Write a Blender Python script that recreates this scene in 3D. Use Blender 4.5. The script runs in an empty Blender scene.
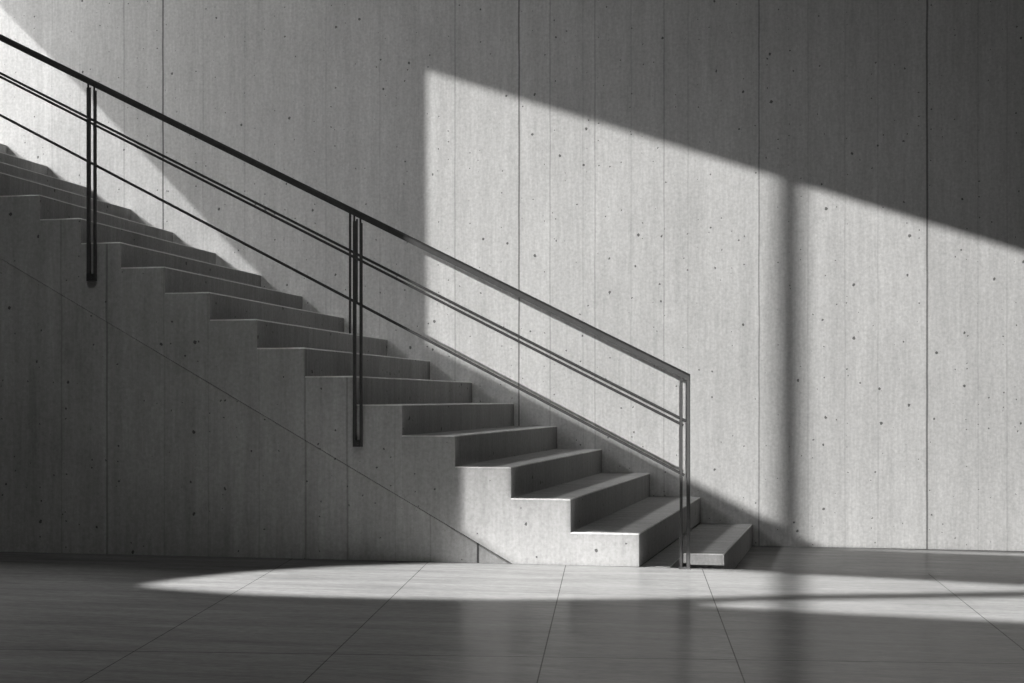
import bpy, bmesh, math
from mathutils import Vector
sc = bpy.context.scene
COL = sc.collection

# ------------------------------------------------------------------ camera
H = 0.85                     # eye height above the floor
F = 1500.0                   # focal length in pixels of a 1024 px wide frame
TH = math.radians(12.0)      # camera yaw to the left of the wall normal
HOR = 398.0                  # horizon row
CT, ST = math.cos(TH), math.sin(TH)
cam_d = bpy.data.cameras.new('camera'); cam = bpy.data.objects.new('camera', cam_d); COL.objects.link(cam)
cam.location = (0, 0, H); cam.rotation_euler = (math.pi/2, 0, TH)
cam_d.sensor_width = 36; cam_d.lens = F/1024*36; cam_d.shift_y = (HOR-341.5)/1024
cam_d.clip_end = 200
sc.camera = cam

def ray(x, y): return Vector((-ST*F+CT*(x-512), CT*F+ST*(x-512), HOR-y))
def on_d(x, y, d):           # measured point on the vertical plane Y = d
    r = ray(x, y); k = d/r.y
    return Vector((r.x*k, d, H+r.z*k))
def on_z(x, y, z):           # measured point on the level z
    r = ray(x, y); k = (z-H)/r.z
    return Vector((r.x*k, r.y*k, z))
DF = H*8.84                  # stair side plane
DB = H*12.155                # back wall plane
D = DB-DF
ZS = -0.182*H                # lower floor strip along the back wall
XL, XR, YF, ZC = -13.0, 7.0, -1.5, 7.0   # room limits

# ------------------------------------------------------------------ materials
class N:
    def __init__(s, name):
        s.m = bpy.data.materials.new(name); s.m.use_nodes = True
        s.t = s.m.node_tree; s.t.nodes.clear()
        s.out = s.n('OutputMaterial'); s.b = s.n('BsdfPrincipled')
        s.l(s.b.outputs[0], s.out.inputs[0])
    def n(s, t, **k):
        o = s.t.nodes.new('ShaderNode'+t)
        for a, v in k.items(): setattr(o, a, v)
        return o
    def l(s, a, b): s.t.links.new(a, b)
    def put(s, i, v):
        if hasattr(v, 'links'): s.l(v, i)
        else: i.default_value = v
    def math(s, op, a, b=0.0, c=0.0):
        o = s.n('Math', operation=op)
        for i, v in enumerate((a, b, c)): s.put(o.inputs[i], v)
        return o.outputs[0]
    def pos(s):
        g = s.n('NewGeometry'); return g.outputs['Position']
    def xyz(s, v):
        o = s.n('SeparateXYZ'); s.l(v, o.inputs[0]); return o.outputs
    def noise(s, v, scale, detail=4, rough=.55, stretch=(1, 1, 1)):
        m = s.n('Mapping'); s.l(v, m.inputs[0]); m.inputs['Scale'].default_value = stretch
        o = s.n('TexNoise'); s.l(m.outputs[0], o.inputs['Vector'])
        o.inputs['Scale'].default_value = scale; o.inputs['Detail'].default_value = detail; o.inputs['Roughness'].default_value = rough
        return o.outputs['Fac']
    def ramp(s, f, a, b, lo, hi):
        o = s.n('MapRange'); s.put(o.inputs[0], f)
        for i, v in enumerate((a, b, lo, hi)): o.inputs[i+1].default_value = v
        return o.outputs[0]
    def lines(s, x, ls):     # ls: (centre, half width, strength)
        acc = 0.0
        for c, w, k in ls:
            v = s.math('COMPARE', x, c, w)
            acc = s.math('MULTIPLY_ADD', v, k, acc)
        return acc
    def grey(s, v, tint=(1.0, .992, .975)):
        o = s.n('CombineColor')
        for i in range(3): s.l(s.math('MULTIPLY', v, tint[i]), o.inputs[i])
        return o.outputs[0]

def concrete(name, base, joints=(), rough=.85, holes=True, blotch=.10, grain=.13, jy=99.0, streak=.07):
    g = N(name); p = g.pos(); x, y, z = g.xyz(p)
    # board marks: fine vertical streaks, larger cloudy blotches, sandy grain
    st = g.noise(p, 14, 3, .6, (1, 1, .05))
    st2 = g.noise(p, 60, 2, .6, (1, 1, .10))
    bl = g.noise(p, .9, 5, .6, (1, 1, .7))
    gr = g.noise(p, 55, 3, .7)
    f = g.ramp(bl, .3, .7, 1-blotch, 1+blotch)
    f = g.math('MULTIPLY', f, g.ramp(st, .3, .7, 1-streak, 1+streak))
    f = g.math('MULTIPLY', f, g.ramp(st2, .3, .7, .93, 1.07))
    f = g.math('MULTIPLY', f, g.ramp(gr, .3, .7, 1-grain, 1+grain))
    # trowel streaks on level faces
    nz = g.xyz(g.n('NewGeometry').outputs['Normal'])[2]
    tr = g.math('MULTIPLY', g.ramp(g.noise(p, 6, 4, .6, (.3, 2.6, 1)), .3, .7, -.17, .17), g.math('GREATER_THAN', nz, .8))
    f = g.math('MULTIPLY', f, g.math('ADD', 1.0, tr))
    if joints:
        wob = g.math('ADD', x, g.ramp(g.noise(p, 2.5, 2), .3, .7, -.002, .002))
        jl = g.math('MULTIPLY', g.math('MINIMUM', g.lines(wob, joints), .85), g.math('LESS_THAN', y, jy))
        f = g.math('MULTIPLY', f, g.math('SUBTRACT', 1.0, jl))
    hgt = g.math('ADD', g.math('MULTIPLY', gr, .5), g.math('MULTIPLY', st, .6))
    if holes:
        for sc_, keep, r in ((5.5, .5, .05), (13.0, .66, .062)):
            vo = g.n('TexVoronoi', voronoi_dimensions='2D'); vo.inputs['Scale'].default_value = sc_
            cv = g.n('CombineXYZ'); g.l(g.math('ADD', g.math('ADD', x, g.math('MULTIPLY', y, .83)), g.ramp(gr, 0, 1, -.012, .012)), cv.inputs[0]); g.l(g.math('MULTIPLY', z, .8), cv.inputs[1])
            g.l(cv.outputs[0], vo.inputs['Vector'])
            cc = g.n('SeparateColor'); g.l(vo.outputs['Color'], cc.inputs[0])
            rad = g.math('MULTIPLY', g.math('SUBTRACT', cc.outputs[0], keep), r/(1-keep))
            hole = g.math('LESS_THAN', vo.outputs['Distance'], rad)
            f = g.math('MULTIPLY', f, g.math('SUBTRACT', 1.0, g.math('MULTIPLY', hole, .72)))
            hgt = g.math('SUBTRACT', hgt, hole)
    v = g.math('MULTIPLY', f, base)
    g.l(g.grey(v), g.b.inputs['Base Color'])
    g.b.inputs['Roughness'].default_value = rough
    g.b.inputs['Specular IOR Level'].default_value = .25
    bm = g.n('Bump'); bm.inputs['Strength'].default_value = .25; bm.inputs['Distance'].default_value = .006
    g.l(hgt, bm.inputs['Height']); g.l(bm.outputs[0], g.b.inputs['Normal'])
    return g.m

def ub(x): return on_d(x, 398, DB).x
def uf(x): return on_d(x, 398, DF).x
wj = [(ub(163), .006, .7), (ub(519), .006, .6), (ub(759), .005, .42), (ub(927), .0065, .62), (ub(1110), .008, .6), (ub(-120), .008, .6)]
for x in (124, 455, 550, 595, 664): wj.append((ub(x), .0045, .26))
for x in (52, 80, 203, 245, 326, 380, 583, 631, 688, 808, 845, 878, 978, 1007): wj.append((ub(x), .004, .13))
sj = [(uf(106.5), .006, .38), (uf(61), .004, .2), (uf(164), .004, .14), (uf(208), .004, .14), (uf(259), .004, .12), (uf(305), .005, .3), (uf(347), .005, .3), (uf(430), .004, .18), (uf(395), .004, .1)]
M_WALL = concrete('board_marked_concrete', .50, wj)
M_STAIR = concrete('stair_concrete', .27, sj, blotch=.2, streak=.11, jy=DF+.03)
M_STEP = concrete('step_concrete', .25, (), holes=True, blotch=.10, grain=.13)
M_EDGE = concrete('edge_highlight_concrete', .50, (), holes=False)  # lighter tone on the bevels paints in the nosing highlights
M_PLAIN = concrete('plain_concrete', .14, ())
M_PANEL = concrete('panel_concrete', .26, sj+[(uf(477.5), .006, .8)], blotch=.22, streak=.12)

def floor_mat():
    g = N('honed_floor_tile'); p = g.pos(); x, y, z = g.xyz(p)
    s1 = g.noise(p, 3.0, 6, .62, (.45, 2.6, 1))
    s2 = g.noise(p, 11., 5, .65, (.35, 2.2, 1))
    s3 = g.noise(p, .7, 4, .5)
    f = g.ramp(s1, .28, .72, .80, 1.2)
    f = g.math('MULTIPLY', f, g.ramp(s2, .28, .72, .86, 1.14))
    f = g.math('MULTIPLY', f, g.ramp(s3, .3, .7, .93, 1.07))
    s4 = g.noise(p, 34, 4, .7, (.6, 1.6, 1))
    f = g.math('MULTIPLY', f, g.ramp(s4, .3, .7, .84, 1.16))
    mask = 0.0
    # joints running away from the viewer and one running across
    js = [((565, 568), (537, 683)), ((703, 571), (745, 683)), ((425, 565), (303, 683)), ((290, 560), (80, 683)), ((935, 579), (1024, 650))]
    js2 = [((470, 656), (726, 659.6)), ]
    for (a, b) in js+js2:
        A, B = on_z(*a, 0), on_z(*b, 0); dv = (B-A).normalized(); nx, ny = -dv.y, dv.x
        c = nx*A.x+ny*A.y
        e = g.math('ADD', g.math('MULTIPLY', x, nx), g.math('MULTIPLY', y, ny))
        mask = g.math('ADD', mask, g.math('COMPARE', e, c, .0021 if (a, b) in js else .0038))
    mask = g.math('MINIMUM', mask, 1.0)
    up = g.math('GREATER_THAN', z, -.02)
    mask = g.math('MULTIPLY', mask, up)
    f = g.math('MULTIPLY', f, g.math('SUBTRACT', 1.0, g.math('MULTIPLY', mask, .66)))
    g.l(g.grey(g.math('MULTIPLY', f, FLOOR_ALB)), g.b.inputs['Base Color'])
    g.b.inputs['Roughness'].default_value = .8; g.b.inputs['Specular IOR Level'].default_value = 0
    gl = g.n('BsdfGlossy'); gl.inputs['Color'].default_value = (1, .99, .975, 1)
    g.l(g.ramp(s1, .3, .7, .16, .23), gl.inputs['Roughness'])
    mx = g.n('MixShader'); g.l(g.math('MULTIPLY', g.math('SUBTRACT', 1.0, g.math('MULTIPLY', mask, .6)), g.ramp(s2, .3, .7, .145, .195)), mx.inputs[0])
    g.l(g.b.outputs[0], mx.inputs[1]); g.l(gl.outputs[0], mx.inputs[2]); g.l(mx.outputs[0], g.out.inputs[0])
    return g.m
FLOOR_ALB = .145
M_FLOOR = floor_mat()

def metal(name, v, rough, spec=.5, metallic=0.0):
    g = N(name); p = g.pos()
    f = g.ramp(g.noise(p, 40, 3, .6), .3, .7, .85, 1.15)
    g.l(g.grey(g.math('MULTIPLY', f, v), (1, .99, .975)), g.b.inputs['Base Color'])
    g.b.inputs['Roughness'].default_value = rough; g.b.inputs['Specular IOR Level'].default_value = spec
    g.b.inputs['Metallic'].default_value = metallic
    return g.m
M_RAIL = metal('dark_painted_steel', .04, .6, .22)
M_BAR = metal('dark_steel_bar', .04, .55, .25)
M_BOLT = metal('black_steel', .015, .5)

# ------------------------------------------------------------------ mesh helpers
def link(name, bm, mat, parent=None, label=None, kind=None):
    bmesh.ops.recalc_face_normals(bm, faces=bm.faces[:])
    me = bpy.data.meshes.new(name); bm.to_mesh(me); bm.free()
    o = bpy.data.objects.new(name, me); COL.objects.link(o); me.materials.append(mat)
    if parent: o.parent = parent
    if label: o['label'] = label
    if kind: o['kind'] = kind
    return o
def empty(name, loc, label, cat):
    o = bpy.data.objects.new(name, None); COL.objects.link(o); o.location = loc
    o['label'] = label; o['category'] = cat; o.empty_display_size = .2
    return o
def under(child, parent):     # parent without moving: children keep world-space mesh data
    child.parent = parent
    child.location = -Vector(parent['_o']) if '_o' in parent else child.location
def loft(bm, a, b):           # closed solid between two matching polygons
    va = [bm.verts.new(p) for p in a]; vb = [bm.verts.new(p) for p in b]
    n = len(a); bm.faces.new(va); bm.faces.new(vb[::-1])
    for i in range(n):
        bm.faces.new((va[i], vb[i], vb[(i+1) % n], va[(i+1) % n]))
    return va, vb
def box(bm, x0, x1, y0, y1, z0, z1):
    return loft(bm, [(x0, y0, z0), (x1, y0, z0), (x1, y0, z1), (x0, y0, z1)], [(x0, y1, z0), (x1, y1, z0), (x1, y1, z1), (x0, y1, z1)])
def bevel(bm, edges, w, seg=2, mi=0):
    r = bmesh.ops.bevel(bm, geom=edges, offset=w, segments=seg, profile=.5, affect='EDGES')
    for f in r['faces']: f.material_index = mi
def tube(bm, a, b, r, n=14):
    a, b = Vector(a), Vector(b); d = (b-a).normalized()
    s = d.cross(Vector((0, 1, 0))).normalized(); t = d.cross(s)
    ring = [(math.cos(2*math.pi*i/n), math.sin(2*math.pi*i/n)) for i in range(n)]
    loft(bm, [a+s*r*c+t*r*q for c, q in ring], [b+s*r*c+t*r*q for c, q in ring])
def plate(name, outer, holes, place, mat, thick, kind):
    """flat plate with openings cut through it; outer/holes are 2-D outlines, place maps (a,b) to world"""
    cu = bpy.data.curves.new(name, 'CURVE'); cu.dimensions = '2D'; cu.fill_mode = 'BOTH'; cu.extrude = thick/2
    for poly in [outer]+holes:
        sp = cu.splines.new('POLY'); sp.points.add(len(poly)-1); sp.use_cyclic_u = True
        for q, (a, b) in zip(sp.points, poly): q.co = (a, b, 0, 1)
    tmp = bpy.data.objects.new(name+'_tmp', cu); COL.objects.link(tmp)
    dg = bpy.context.evaluated_depsgraph_get()
    me = bpy.data.meshes.new_from_object(tmp.evaluated_get(dg))
    bpy.data.objects.remove(tmp)
    for v in me.vertices: v.co = place(*v.co)
    me.name = name; me.materials.clear(); me.materials.append(mat)
    o = bpy.data.objects.new(name, me); COL.objects.link(o); o['kind'] = kind
    return o

# ------------------------------------------------------------------ room shell
bm = bmesh.new(); box(bm, XL, XR, DB, DB+.3, ZS, ZC); link('wall_back', bm, M_WALL, kind='structure')
bm = bmesh.new(); box(bm, XL-.3, XL, YF, DB, 0, ZC); link('wall_left', bm, M_PLAIN, kind='structure')
bm = bmesh.new(); box(bm, XR, XR+.3, YF, DB, ZS, ZC); link('wall_right', bm, M_PLAIN, kind='structure')

# stair corners as measured: riser tops on the open side and on the wall side, from the top down
FR = [(-124, 104), (-83, 126.5), (-42, 149), (-1, 171.5), (40, 194.5), (81, 218), (121, 242), (165, 266.5), (210, 292), (257, 319), (305, 347.5), (354, 376), (402, 404.5), (455, 435.5), (511, 467), (570.5, 499), (639, 533.5)]
BK = [(7, 145), (48, 166), (89.5, 187.5), (131, 209), (173, 232), (216, 253), (261, 275), (302.5, 296), (344, 317.5), (387.5, 339.3), (430, 360.6), (472, 382), (514, 403), (557, 426), (602, 449), (650, 473), (700.5, 497)]
FP = [on_d(x, y, DF) for x, y in FR]; BP = [on_d(x, y, DB-.003) for x, y in BK]
S0, S1 = on_d(0, 258, DF), on_d(512, 563.5, DF)
def soffit(u): return max(0.001, S0.z+(S1.z-S0.z)*(u-S0.x)/(S1.x-S0.x))
uM = FP[-1].x

# floor: main level up to the stair side plane, one step lower along the back wall
bm = bmesh.new()
prof = [(YF, 0), (DF, 0), (DF, ZS), (DB, ZS), (DB, ZS-.2), (YF, ZS-.2)]
loft(bm, [(uM-.15, y, z) for y, z in prof], [(XR, y, z) for y, z in prof])
prof = [(YF, 0), (DB, 0), (DB, ZS-.2), (YF, ZS-.2)]
loft(bm, [(XL, y, z) for y, z in prof], [(uM-.15, y, z) for y, z in prof])
link('floor', bm, M_FLOOR, kind='structure')

# ------------------------------------------------------------------ staircase
stair = empty('staircase', (0, 0, 0), 'bare concrete staircase climbing to the left along the back wall', 'staircase')
step_n = len(FP)
LFT = FP[0]-Vector((.27, 0, 0)), BP[0]-Vector((.33, 0, 0))
for i in range(step_n):
    f, b = FP[i], BP[i]
    pf, pb = (FP[i-1], BP[i-1]) if i else LFT
    zl, zr = soffit(pf.x), soffit(f.x)
    # side outline of this step: tread, riser, sloping underside
    A = [(pf.x, DF, f.z), (f.x, DF, f.z), (f.x, DF, zr)]
    B = [(pb.x, DB-.003, b.z), (b.x, DB-.003, b.z), (b.x, DB-.003, zr)]
    if zl > .001 and zr == .001 and abs(S1.x-f.x) > 1e-4 and S1.x > pf.x:
        A.append((S1.x, DF, .001)); B.append((pb.x+(b.x-pb.x)*(S1.x-pf.x)/(f.x-pf.x), DB-.003, .001))
    A.append((pf.x, DF, zl)); B.append((pb.x, DB-.003, zl))
    bm = bmesh.new(); va, vb = loft(bm, A, B)
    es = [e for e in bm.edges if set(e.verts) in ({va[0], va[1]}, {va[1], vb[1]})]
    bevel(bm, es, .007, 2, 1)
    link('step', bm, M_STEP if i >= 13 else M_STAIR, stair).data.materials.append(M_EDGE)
# lowest step, flush with the main floor, its front corner cut back
zN = 0.0
e0, e1 = on_d(669, 570, DF).x, None
nf = on_z(724, 554, zN); nl = on_z(683, 553.6, zN); nb = on_d(752.5, 524, DB)
top = [(uM, DF+.002, zN-.002), (e0, DF+.002, zN-.002), (nl.x, nf.y, zN), (nf.x, nf.y, zN), (nb.x, DB-.003, nb.z), (BP[-1].x, DB-.003, nb.z), ]
bm = bmesh.new(); va, vb = loft(bm, top, [(x, y, ZS-.02) for x, y, z in top])
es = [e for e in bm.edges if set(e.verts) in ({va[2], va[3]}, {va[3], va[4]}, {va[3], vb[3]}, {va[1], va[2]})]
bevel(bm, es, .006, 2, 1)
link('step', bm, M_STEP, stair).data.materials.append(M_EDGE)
# panel filling the side under the flight, set back behind the edge of the flight
bm = bmesh.new()
o_, g_ = .006, .003
pl = [(XL+.05, .001), (S1.x-.006, .001), (S0.x, S0.z-g_), (LFT[0].x, soffit(LFT[0].x)-g_), (XL+.05, soffit(LFT[0].x)-g_)]
loft(bm, [(x, DF+o_, z) for x, z in pl], [(x, DF+.25, z) for x, z in pl])
link('side_panel', bm, M_PANEL, stair)

# ------------------------------------------------------------------ railing
DR = DF-.028
rail = empty('stair_railing', (0, 0, 0), 'thin dark steel railing with slanting rods on the open side of the stairs', 'railing')
def rp(x, y, d=DR): return on_d(x, y, d)
# top rail: flat bar with a chamfered upper front edge, plumb cut at the lower end
def bar_profile(c, h, w): return [(c.x, c.y-w/2, c.z-h), (c.x, c.y+w/2, c.z-h), (c.x, c.y+w/2, c.z), (c.x, c.y-w/2+.012, c.z), (c.x, c.y-w/2, c.z-h*.3)]
def extend(a, b, x): return (x, a[1]+(b[1]-a[1])*(x-a[0])/(b[0]-a[0]))
a, b = (0, 33.9), (690, 374.2)
bm = bmesh.new(); loft(bm, bar_profile(rp(*extend(a, b, -140)), .037, .036), bar_profile(rp(*b), .037, .036))
link('top_rail', bm, M_RAIL, rail)
for (p, q, r, dd) in (((0, 73), (687, 421.5), .0068, 0), ((0, 76.6), (683.5, 425.3), .0068, -.0), ((0, 115), (684.5, 475.3), .0072, 0)):
    bm = bmesh.new(); tube(bm, rp(*extend(p, q, -140)), rp(*q), r); link('rod', bm, M_RAIL, rail)
def vbar(bm, x0, x1, yt, yb, depth=.013, d=DR):
    p0, p1 = rp(x0, yt, d-depth/2), rp(x1, yt, d-depth/2); zb = rp(x0, yb, d-depth/2).z
    va, vb = box(bm, p0.x, p1.x, d-depth/2, d+depth/2, zb, p0.z)
    bevel(bm, [e for e in bm.edges if set(e.verts) in [{va[i], va[i+1]} if i < 3 else {va[3], va[0]} for i in range(4)]], .002, 1)
def post(bars, pins, bottom, wall_mounted=True):
    bm = bmesh.new()
    for (x0, x1, yt, yb) in bars: vbar(bm, x0, x1, yt, yb)
    po = link('post', bm, M_BAR, rail)
    for (xc, yt, yb) in pins:
        bm = bmesh.new(); tube(bm, rp(xc, yb+2), rp(xc, yt-2), .0055, 10); link('pin', bm, M_BOLT, po)
    x0, x1 = bars[0][0], bars[-1][1]
    if wall_mounted:
        p0, p1 = rp(x0+1, bottom-7), rp(x1-1, bottom)
        bm = bmesh.new(); box(bm, p0.x, p1.x, DR-.01, DF-.001, p1.z, p0.z); br = link('bracket', bm, M_BOLT, po)
        c = rp((x0+x1)/2, bottom-3.4, DR-.012)
        bm = bmesh.new(); tube(bm, (c.x, DR-.018, c.z), (c.x+1e-5, DR-.005, c.z), .008, 6); link('bolt', bm, M_BAR, br)
        # back plate between the two bars
        p0, p1 = rp(x0+2, bottom-34), rp(x1-2, bottom-6)
    else:
        p0, p1 = rp(x0-.5, bottom-2), rp(x1+.5, bottom)
        bm = bmesh.new(); box(bm, p0.x, p1.x, DR-.022, DR+.022, .0005, .008); link('foot_plate', bm, M_BOLT, po)
    return po
post([(86.3, 89.9, 87.5, 281), (93.0, 95.7, 90.5, 281)], [(88.2, 80, 88), (94.2, 83, 91)], 281)
post([(352.6, 355.8, 221, 446.8), (359.3, 362.0, 223, 446.8)], [(354.2, 212, 222), (360.4, 215, 224)], 446.8)
post([(679.6, 682.4, 382.5, 569.6), (686.4, 690.0, 375, 569.6)], [(681.2, 373, 383)], 569.6, False)
for (x0, x1, yt, yb) in ((348.7, 350.6, 211, 333.5), (355.9, 357.2, 219, 304)):
    bm = bmesh.new(); vbar(bm, x0, x1, yt, yb, .012, DR+.012); link('baluster', bm, M_BAR, rail)

# ------------------------------------------------------------------ lighting
# unseen spot added behind the camera; front wall openings are cut to shape it
LS = Vector((.31, -3.0, .905))
sd = bpy.data.lights.new('low_helper_spot', 'SPOT'); so = bpy.data.objects.new('low_helper_spot', sd); COL.objects.link(so)
so.location = LS; so.rotation_euler = Vector((-.06, 1, .05)).to_track_quat('-Z', 'Y').to_euler()
sd.energy = 6600; sd.spot_size = math.radians(60); sd.spot_blend = 0; sd.shadow_soft_size = .005; sd.color = (1, .995, .985)
def fac(v): d = v-LS; q = LS+d*((YF-LS.y)/d.y); return (q.x, q.z)
bw = lambda x, y: fac(on_d(x, y, DB)); fw = lambda x, y: fac(on_d(x, y, DF))
def top_y(x): return 69.5+(x-425)*.3045
def diag_y(x): return 344+(x-425)*(547.5-344)/(822-425)
open_wall = [bw(424.5, top_y(424.5)), bw(1130, top_y(1130)), bw(1130, 560), bw(824, 549.5), bw(424.5, diag_y(424.5))]
# light on the stair side near its foot, and on the front of the lowest step
open_foot = [fw(460.5, 465), fw(512.5, 465), fw(512.5, 497), fw(572, 497), fw(572, 531), fw(640.5, 531), fw(640.5, 569.5), fw(516, 566), fw(460.5, 532)]
NFa, NFb = nl+Vector((-.02, 0, .02)), nf+Vector((.01, 0, .02))
open_step = [fac(NFa), fac(NFb), fac(NFb+Vector((0, 0, -.15))), fac(NFa+Vector((0, 0, -.15)))]
plate('wall_front_gobo', [(XL, 0), (XR, 0), (XR, ZC), (XL, ZC)], [open_wall, open_foot, open_step], lambda a, b, c: Vector((a, YF+c, b)), M_PLAIN, .02, 'structure')  # out of view; openings outlined for the light patches they throw

# unseen slim upright added near the spot to throw the soft vertical band
ym = -2.4
mw = lambda x: LS+(on_d(x, 398, DB)-LS)*((ym-LS.y)/(DB-LS.y))
bm = bmesh.new(); box(bm, mw(776.5).x, mw(803.5).x, ym-.003, ym+.003, 0, 2.2); link('shadow_bar_1', bm, M_PLAIN, kind='structure')

# unseen spots added above the roof; slots cut overhead shape their light
LP = Vector((-24, -2, 17.0))
def ceil(v): d = v-LP; k = (ZC-LP.z)/d.z; q = LP+d*k; return (q.x, q.y)
LF = Vector((-10, 1, 20.0))
def ceil_f(v): d = v-LF; k = (ZC-LF.z)/d.z; q = LF+d*k; return (q.x, q.y)
cw = lambda x, y: ceil(on_d(x, y, DB)); cf = lambda x, y: ceil_f(on_z(x, y, 0))
stair_slot = [cw(-70, -68), cw(100, 107), cw(200, 212), cw(275, 290), cw(275, 335), cw(-70, 185)]
def lerp_poly(upper, lower): return [cf(*p) for p in upper]+[cf(*p) for p in lower[::-1]]
b1a = lerp_poly([(150, 583), (190, 578), (250, 572), (330, 567), (420, 564), (500, 562), (600, 564), (724, 570), (778, 573.2)],
                [(150, 587), (190, 590.5), (250, 594.5), (330, 596.5), (420, 598.5), (500, 599.5), (600, 599), (690, 597.5), (778, 594.8)])
b1b = lerp_poly([(800, 574.4), (900, 579), (1024, 585.5), (1060, 587.4)], [(800, 594.4), (900, 593), (1024, 591), (1060, 590)])
b2a = lerp_poly([(712, 603.2), (778, 601)], [(712, 606), (778, 610.5)])
b2b = lerp_poly([(800, 600.5), (900, 599), (1060, 597)], [(800, 611.6), (900, 616), (1060, 624)])
cs = lambda x, y: ceil_f(on_z(x, y, ZS))
sliver = [cs(842, 548.6), cs(930, 551.0), cs(1060, 554.6), cs(1060, 557.3), cs(930, 552.4), cs(842, 549.2)]
plate('ceiling_gobo', [(XL, YF), (XR, YF), (XR, DB), (XL, DB)], [stair_slot, b1a, b1b, b2a, b2b, sliver], lambda a, b, c: Vector((a, b, ZC+c)), M_PLAIN, .02, 'structure')  # out of view; slots outlined for the wall patch and floor bands
ld = bpy.data.lights.new('high_helper_spot', 'SPOT'); lo = bpy.data.objects.new('high_helper_spot', ld); COL.objects.link(lo)
lo.location = LP; lo.rotation_euler = (Vector((-1, 8, 0))-LP).to_track_quat('-Z', 'Y').to_euler()
ld.energy = 34000; ld.spot_size = math.radians(60); ld.spot_blend = .1; ld.shadow_soft_size = .05

l2 = bpy.data.lights.new('roof_helper_spot', 'SPOT'); o2 = bpy.data.objects.new('roof_helper_spot', l2); COL.objects.link(o2)  # second added spot, for the bright floor bands
o2.location = LF; o2.rotation_euler = (Vector((-1, 7, 0))-LF).to_track_quat('-Z', 'Y').to_euler()
l2.energy = 86000; l2.spot_size = math.radians(60); l2.spot_blend = .1; l2.shadow_soft_size = .16

# soft daylight over the stairs, at the upper left
ad = bpy.data.lights.new('stairwell_daylight', 'AREA'); ao = bpy.data.objects.new('stairwell_daylight', ad); COL.objects.link(ao)
ad.shape = 'RECTANGLE'; ad.size = 2.6; ad.size_y = .8; ad.energy = 820; ad.spread = math.radians(150)
ao.location = (-9.8, DB-.8, 6.5); ao.rotation_euler = Vector((.50, .30, -1)).to_track_quat('-Z', 'Y').to_euler()

# dim fill added at the front to lift the stair side
bd = bpy.data.lights.new('front_fill', 'AREA'); bo = bpy.data.objects.new('front_fill', bd); COL.objects.link(bo)
bd.shape = 'RECTANGLE'; bd.size = 3; bd.size_y = 1.2; bd.energy = 14; bd.spread = math.radians(58)
bo.location = (-1.5, 2.6, 6.3); bo.rotation_euler = (Vector((-2.8, DF, 2.5))-bo.location).to_track_quat('-Z', 'Y').to_euler()

w = bpy.data.worlds.new('sky'); sc.world = w; w.use_nodes = True
w.node_tree.nodes['Background'].inputs[0].default_value = (.9, .95, 1, 1)
w.node_tree.nodes['Background'].inputs[1].default_value = .15

sc.view_settings.view_transform = 'Standard'; sc.view_settings.look = 'None'
sc.view_settings.exposure = 0; sc.view_settings.gamma = 1; sc.view_settings.use_curve_mapping = False
